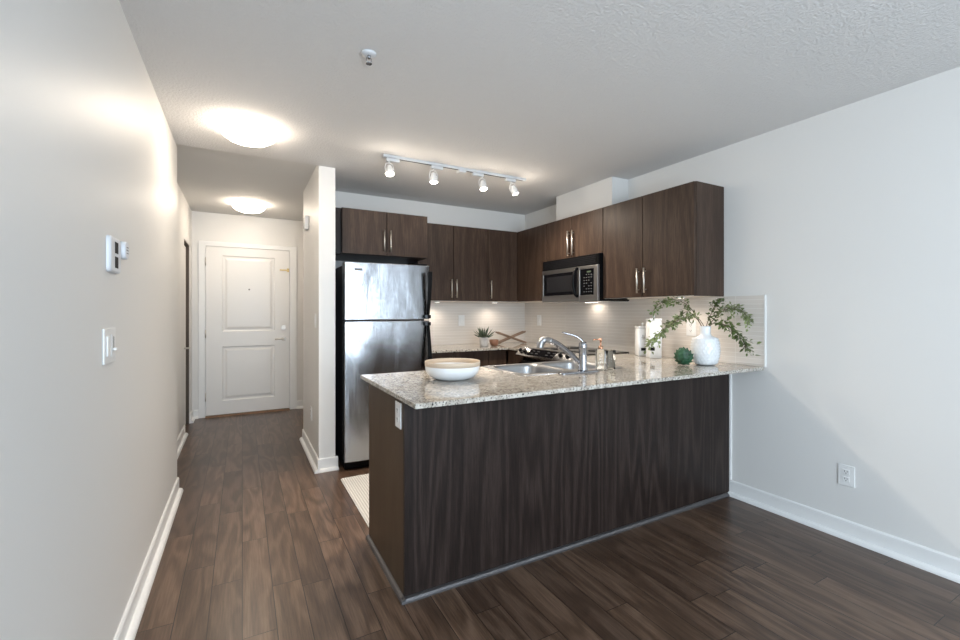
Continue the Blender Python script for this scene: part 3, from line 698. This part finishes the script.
for k in range(5):
    for j in range(2):
        if k == 2: continue
        y = 3.33-.075*k; p0, _ = on_panel(y, .35+.28*j, .0043); p1, _ = on_panel(y-.04, .35+.28*j, .0043); q0, _ = on_panel(y, .43+.28*j, .0043); q1, _ = on_panel(y-.04, .43+.28*j, .0043)
        MB().rings([[p0,p1,q1,q0],[p0+e*.2,p1+e*.2,q1+e*.2,q0+e*.2]], smooth=False).build('button_mark', M_bm, cp)
for x, y, r in ((2.57,3.37,.10),(2.57,2.98,.085),(2.85,3.37,.085),(2.85,2.98,.10)):
    m = MB()
    for q in range(4): m.lathe([(r-.022*q,.0),(r-.022*q,.004),(r-.022*q-.008,.004),(r-.022*q-.008,0)], (x,y,.9343), 28, False, False, loop=True)
    m.build('burner', M_cast, t)
# ---------------------------------------------------------------- microwave
t = thing('microwave', 'black and stainless over-the-range microwave with curved handle', 'microwave', (2.85, 3.17, 1.375))
MY0, MY1, MX, MZ0, MZ1 = 2.779, 3.563, 2.665, 1.378, 1.790
bx('microwave_body', M_black, t, MX+.002, XR-.0105, MY0, MY1, MZ0+.006, MZ1-.001, .002)
bx('vent_grille', M_black, t, MX-.012, MX+.001, MY0+.001, MY1-.001, 1.695, MZ1-.002, .003)
for k in range(5): bx('vent_louvre', M_slot, t, MX-.0155, MX-.0125, MY0+.03, MY1-.03, 1.708+.015*k, 1.714+.015*k)
m = MB(); DY = 3.01
# door frame and control frame of stainless
def fr(y0, y1, z0, z1, iy0, iy1, iz0, iz1):
    m = MB().cells([y0, iy0, iy1, y1], [z0, iz0, iz1, z1], lambda a, b: not (iy0 < a < iy1 and iz0 < b < iz1), 0, .022)
    for v in m.bm.verts: a, b, c_ = v.co; v.co = (MX+.001-c_, a, b)
    return m
dr = fr(DY, MY1-.001, 1.382, 1.692, DY+.035, MY1-.025, 1.445, 1.655).build('microwave_door', M_mw, t, .002)
bx('door_window', M_glassblk, dr, MX-.018, MX-.001, DY+.036, MY1-.026, 1.446, 1.654)
bx('window_mesh', M_slot, dr, MX-.0195, MX-.0182, DY+.09, MY1-.075, 1.475, 1.625)
pf = fr(MY0+.001, DY-.002, 1.382, 1.692, MY0+.05, DY-.006, 1.435, 1.665).build('control_frame', M_mw, t, .002)
bx('keypad', M_glassblk, pf, MX-.018, MX-.001, MY0+.051, DY-.007, 1.436, 1.664)
bx('display', M_led, pf, MX-.0195, MX-.0182, 2.865, 2.915, 1.632, 1.645)
for r in range(7):
    for c_ in range(4):
        if (r*4+c_) % 5 == 3: continue
        y = 2.855+.030*c_; z = 1.612-.025*r
        bx('key', M_grey, pf, MX-.0192, MX-.0182, y, y+.012, z, z+.006)
hp = [(MX-.020, 3.035, 1.425), (MX-.050, 3.04, 1.455), (MX-.066, 3.043, 1.54), (MX-.062, 3.043, 1.60), (MX-.045, 3.04, 1.655), (MX-.020, 3.035, 1.68)]
pts = bez(hp, 5); MB().tube(pts, [.013]*len(pts), 12).build('handle', M_black, dr)
bx('bottom_plate', M_steel, t, MX+.01, XR-.012, MY0+.01, MY1-.01, MZ0, MZ0+.006)
bx('task_light', M_puck, t, 2.90, 2.95, 3.10, 3.22, MZ0-.003, MZ0)
light('microwave_task_lamp', 'AREA', (2.925, 3.17, MZ0-.006), .4, PUCK, .12)
t = bx('vent_flap', M_black, None, 2.715, 2.745, 2.545, 2.775, 1.388, 1.398, .002); tag(t, 'flat black bar under the cabinets just right of the microwave', 'bar')
# ---------------------------------------------------------------- fridge
t = thing('refrigerator', 'tall top-freezer fridge with stainless doors and black sides', 'refrigerator', (1.10, 4.0, 0))
FX0, FX1, FYF = .724, 1.456, 3.60
bx('fridge_body', M_blackmat, t, FX0+.006, FX1-.006, FYF+.125, 4.36, .02, 1.675, .004)
bx('base_grille', M_black, t, FX0+.006, FX1-.006, FYF+.05, FYF+.124, .005, .062, .003)
def fdoor(z0, z1, h0, h1, top):
    m = MB(); prof = []
    N = 18
    for k in range(N+1):
        u_ = k/N; x = FX0 + (FX1-FX0)*u_; y = FYF + .016*(2*u_-1)**4
        prof.append((x, y))
    back = [(FX1, FYF+.115), (FX0, FYF+.115)]
    c0 = [(FX0+.0, FYF+.028)] ; poly = prof + back
    m.rings([[(x,y,z) for x, y in poly] for z in (z0, z1)], smooth=False)
    o = m.build('door', M_fridge, t, .006, 3)
    # bowed black handle along the right edge
    hh = MB(); rs = []
    zs = [h0+(h1-h0)*k/16 for k in range(17)]
    for k, z in enumerate(zs):
        s_ = k/16 if not top else 1-k/16      # s_=0 at the split between the doors
        out = .012 + .058*(1-s_**1.6); wd_ = .016+.006*(1-s_)
        xh = FX1-.026; yb = FYF+.004
        rs.append([(xh-wd_, yb-out, z), (xh+wd_, yb-out, z), (xh+wd_*1.1, yb-out+.022, z), (xh-wd_*.6, yb-out+.022, z)])
    hh.rings(rs, smooth=False)
    zr_ = h0 if top else h1
    hh.box(FX1-.043, FX1-.012, FYF-.05, FYF+.012, *( (h0, h0+.03) if top else (h1-.03, h1)))
    hh.build('handle', M_black, o, .004)
    return o
up_ = fdoor(1.222, 1.695, 1.232, 1.64, True); lo_ = fdoor(.068, 1.212, .80, 1.20, False)
g = bx('badge', M_grey, up_, .80, .862, FYF+.002, FYF+.008, 1.626, 1.645, .001)
bx('hinge_cover', M_black, t, 1.37, 1.44, FYF+.03, FYF+.12, 1.6955, 1.712, .004)
# ---------------------------------------------------------------- rug
m = MB(); m.rings([rrect(1.42, 3.03, .755+i, .435+i, .02, z, 3) for i, z in ((0,.0008),(.004,.004),(.002,.0085),(-.01,.0095))])
tag(m.build('ribbed_rug', M_rug, None, origin=(1.42,3.03,0)), 'cream ribbed cotton rug on kitchen floor behind the peninsula', 'rug')
# ---------------------------------------------------------------- plates on walls
def plate(axis, sgn, face, c, z, w_, h_, label, kind='outlet', name='wall_outlet', cat='outlet'):
    """axis = wall normal axis; face = wall coordinate; sgn = direction out of wall"""
    loc = (face, c, z) if axis == 'x' else (c, face, z)
    t = thing(name, label, cat, loc)
    def b(nm, mat, u0, u1, z0, z1, d0, d1, par, bev=0):
        a0, a1 = sorted((face+sgn*d0, face+sgn*d1))
        return bx(nm, mat, par, a0, a1, c+u0, c+u1, z+z0, z+z1, bev) if axis == 'x' else bx(nm, mat, par, c+u0, c+u1, a0, a1, z+z0, z+z1, bev)
    pl = b('cover_plate', M_white, -w_/2, w_/2, -h_/2, h_/2, .0005, .006, t, .0015)
    if kind == 'outlet':
        for dz_ in (-.021, .021):
            r = b('socket', M_white, -.016, .016, dz_-.014, dz_+.014, .0061, .0085, t, .001)
            for du in (-.006, .006): b('slot', M_slot, du-.0011, du+.0011, dz_-.001, dz_+.008, .0086, .0092, r)
            b('slot', M_slot, -.002, .002, dz_-.009, dz_-.005, .0086, .0092, r)
    elif kind == 'rocker': b('rocker', M_white, -.016, .016, -.033, .033, .0061, .010, t, .002)
    return t, b
plate('x', -1, XR, 1.195, .357, .078, .118, 'white duplex outlet low on the right wall above the skirting')
plate('x', -1, XR-.009, 2.17, 1.165, .080, .118, 'white outlet in the tile just behind the vase')
plate('x', -1, XR-.009, 4.12, 1.19, .075, .120, 'white plate in the right splashback between microwave and corner', 'rocker', 'light_switch', 'switch')
plate('y', -1, YB-.009, 2.162, 1.192, .075, .120, 'white plate in the back splashback beside the fridge', 'rocker', 'light_switch', 'switch')
plate('x', -1, PX, 1.952, .815, .078, .118, 'white outlet near the top of the peninsula end panel')
plate('x', -1, CX0, 3.905, 1.215, .075, .118, 'white light switch on the hall side of the column wall', 'rocker', 'light_switch', 'switch')
plate('x', -1, CX0, 4.145, .385, .075, .118, 'white outlet low on the hall side of the column wall')
t, b = plate('x', 1, XL, 1.955, 1.172, .150, .120, 'white double switch plate with slider dimmer on the left wall', 'none', 'dimmer_switch', 'switch')
b('rocker', M_white, -.052, -.020, -.034, .034, .0061, .011, t, .002)
g = b('dimmer_frame', M_white, .014, .058, -.040, .040, .0061, .008, t, .001); b('slot', M_slot, .033, .037, -.014, .030, .0081, .0088, g); b('slider', M_white, .024, .048, -.018, -.010, .0089, .018, g, .001)
# thermostat on the left wall
t = thing('wall_thermostat', 'white heater thermostat with two dark slots and side dial on left wall', 'thermostat', (XL, 2.02, 1.50))
yc, zc_ = 2.000, 1.492
m = MB().rings([[(XL+x, p.x, p.y) for p in rrect(yc, zc_, .075-i, .064-i, .018, 0, 4)] for x, i in ((.0005,0),(.009,.001),(.013,.005),(.014,.010))], smooth=False)
b_ = m.build('housing', M_whitem, t)
for z0, z1 in ((.006,.046),(-.046,-.006)):
    bx('vent_slot', M_slot, b_, XL+.0142, XL+.0150, yc-.022, yc+.022, zc_+z0, zc_+z1)
m = MB().rings([[(XL+x, p.x, p.y) for p in rrect(yc+.105, zc_+.030, .030-i, .034-i, .026-i, 0, 6)] for x, i in ((.0005,0),(.022,0),(.026,.004))]); g = m.build('dial', M_whitem, t)
for k in range(3): bx('dial_mark', M_grey, g, XL+.0262, XL+.0268, yc+.09, yc+.12, zc_+.018+.011*k, zc_+.021+.011*k)
# door chime on the column
t = thing('door_chime', 'small white slotted chime box high on the hall side of the column', 'chime', (CX0, 4.40, 2.12))
bx('housing', M_white, t, CX0-.035, CX0-.0005, 4.34, 4.46, 2.06, 2.185, .004)
for k in range(5): bx('slat', M_grey, t, CX0-.0365, CX0-.0352, 4.355, 4.445, 2.075+.021*k, 2.083+.021*k)
# ---------------------------------------------------------------- ceiling fittings
M_dome2 = emis('lit_frosted_dome_hall', (1,.86,.70,1), 30)
def flush(x, y, zc_, label, en):
    t = thing('ceiling_light', label, 'ceiling light', (x, y, zc_), 'round flush ceiling lights')
    MB().lathe([(.150,0),(.152,-.008),(.150,-.022),(.140,-.024)], (x,y,zc_-.0005), 40).build('base_ring', M_white, t)
    MB().lathe([(.168,-.026),(.166,-.036),(.150,-.058),(.118,-.080),(.072,-.095),(.025,-.100),(.004,-.1005)], (x,y,zc_), 44).build('glass_dome', M_dome if y < 4 else M_dome2, t)
    for k in range(3):
        a = R(75+120*k); cx_, cy_ = x+.163*math.cos(a), y+.163*math.sin(a)
        MB().cyl((cx_, cy_, zc_-.020), (cx_, cy_, zc_-.044), .006, 10).build('clip', M_nickel, t)
flush(.038, 3.17, HC, 'round frosted flush ceiling light, nearer of two, over the hall entrance', 9)
flush(.066, 5.55, HH, 'round frosted flush ceiling light, farther of two, near the entry door', 8)
t = thing('sprinkler_head', 'small metal fire sprinkler with escutcheon on the ceiling', 'sprinkler', (.507, 1.994, HC))
m = MB().lathe([(.034,-.001),(.033,-.006),(.022,-.010),(.012,-.012)], (.507,1.994,HC), 28); m.build('escutcheon', M_whitem, t)
m = MB().cyl((.507,1.994,HC-.012), (.507,1.994,HC-.024), .008, 12); m.tube([(.497,1.994,HC-.022),(.495,1.994,HC-.034),(.505,1.994,HC-.046)], .002, 6).tube([(.517,1.994,HC-.022),(.519,1.994,HC-.034),(.509,1.994,HC-.046)], .002, 6); m.build('frame', M_chrome, t)
MB().cyl((.507,1.994,HC-.046), (.507,1.994,HC-.049), .014, 16).build('deflector', M_chrome, t)
# track light
TY = 3.223
t = thing('track_light', 'pale ceiling track with four lit spotlight heads over the kitchen', 'track light', (1.56, TY, HC))
m = MB().box(.925, 2.207, TY-.018, TY+.018, HC-.020, HC-.0005); m.build('track_rail', M_tracksil, t, .002)
bx('rail_channel', M_slot, t, .95, 2.18, TY-.005, TY+.005, HC-.0212, HC-.0201)
m = MB().box(1.545, 1.61, TY-.028, TY+.028, HC-.042, HC-.0215); m.build('power_feed', M_tracksil, t, .003)
MB().lathe([(.062,-.0008),(.060,-.012),(.045,-.018)], (1.56,TY+.032,HC), 32).build('canopy', M_tracksil, t) if False else None
heads = [(1.00, (-.05,-.45,-1), .972), (1.36, (.0,-.12,-1), 1.33), (1.73, (.05,-.30,-1), 1.77), (2.05, (.45,-.15,-1), 2.09)]
for k, (hx, dv, bxx) in enumerate(heads):
    ad = MB().box(hx-.05, hx+.05, TY-.015, TY+.015, HC-.046, HC-.0215).build('lamp_head', M_tracksil, t, .003)
    dr = Vector(dv).normalized(); top = Vector((bxx if k != 3 else hx+.02, TY, HC-.052)); 
    j = top + Vector((0,0,-.032)); c0 = j; c1 = c0 + dr*.075
    q = Vector((0,0,1)).rotation_difference(dr).to_matrix().to_4x4()
    st = MB().cyl((hx if k == 3 else bxx, TY, HC-.047), (top.x, TY, HC-.060), .006, 10); sd = Vector((0,1,0)).cross(dr)
    sx_ = dr.cross(Vector((0,1,0))).normalized()
    for s_ in (1,-1): st.tube([top+Vector((0,0,-.006)), top+sx_*s_*.024+Vector((0,0,-.014)), c0+sx_*s_*.033+dr*.012, c0+sx_*s_*.034+dr*.045], .0032, 8)
    st.build('yoke', M_white, ad)
    MB().lathe([(.012,-.004),(.018,0),(.020,.018),(.028,.030),(.031,.060),(.0315,.072),(.029,.072),(.027,.055),(.020,.035)], c0, 24, M=q).build('lamp_shade', M_white, ad)
    MB().lathe([(.0265,.060),(.0285,.069),(.022,.076),(.006,.079)], c0, 24, M=q).build('bulb', M_bulb, ad)
    light('track_lamp', 'SPOT', c0+dr*.085, 62, (1,.87,.72), .03, spot=125, blend=1, target=c0+dr*2)
    light('track_glow', 'POINT', c0+dr*.09, 2.5, (1,.87,.72), .03)
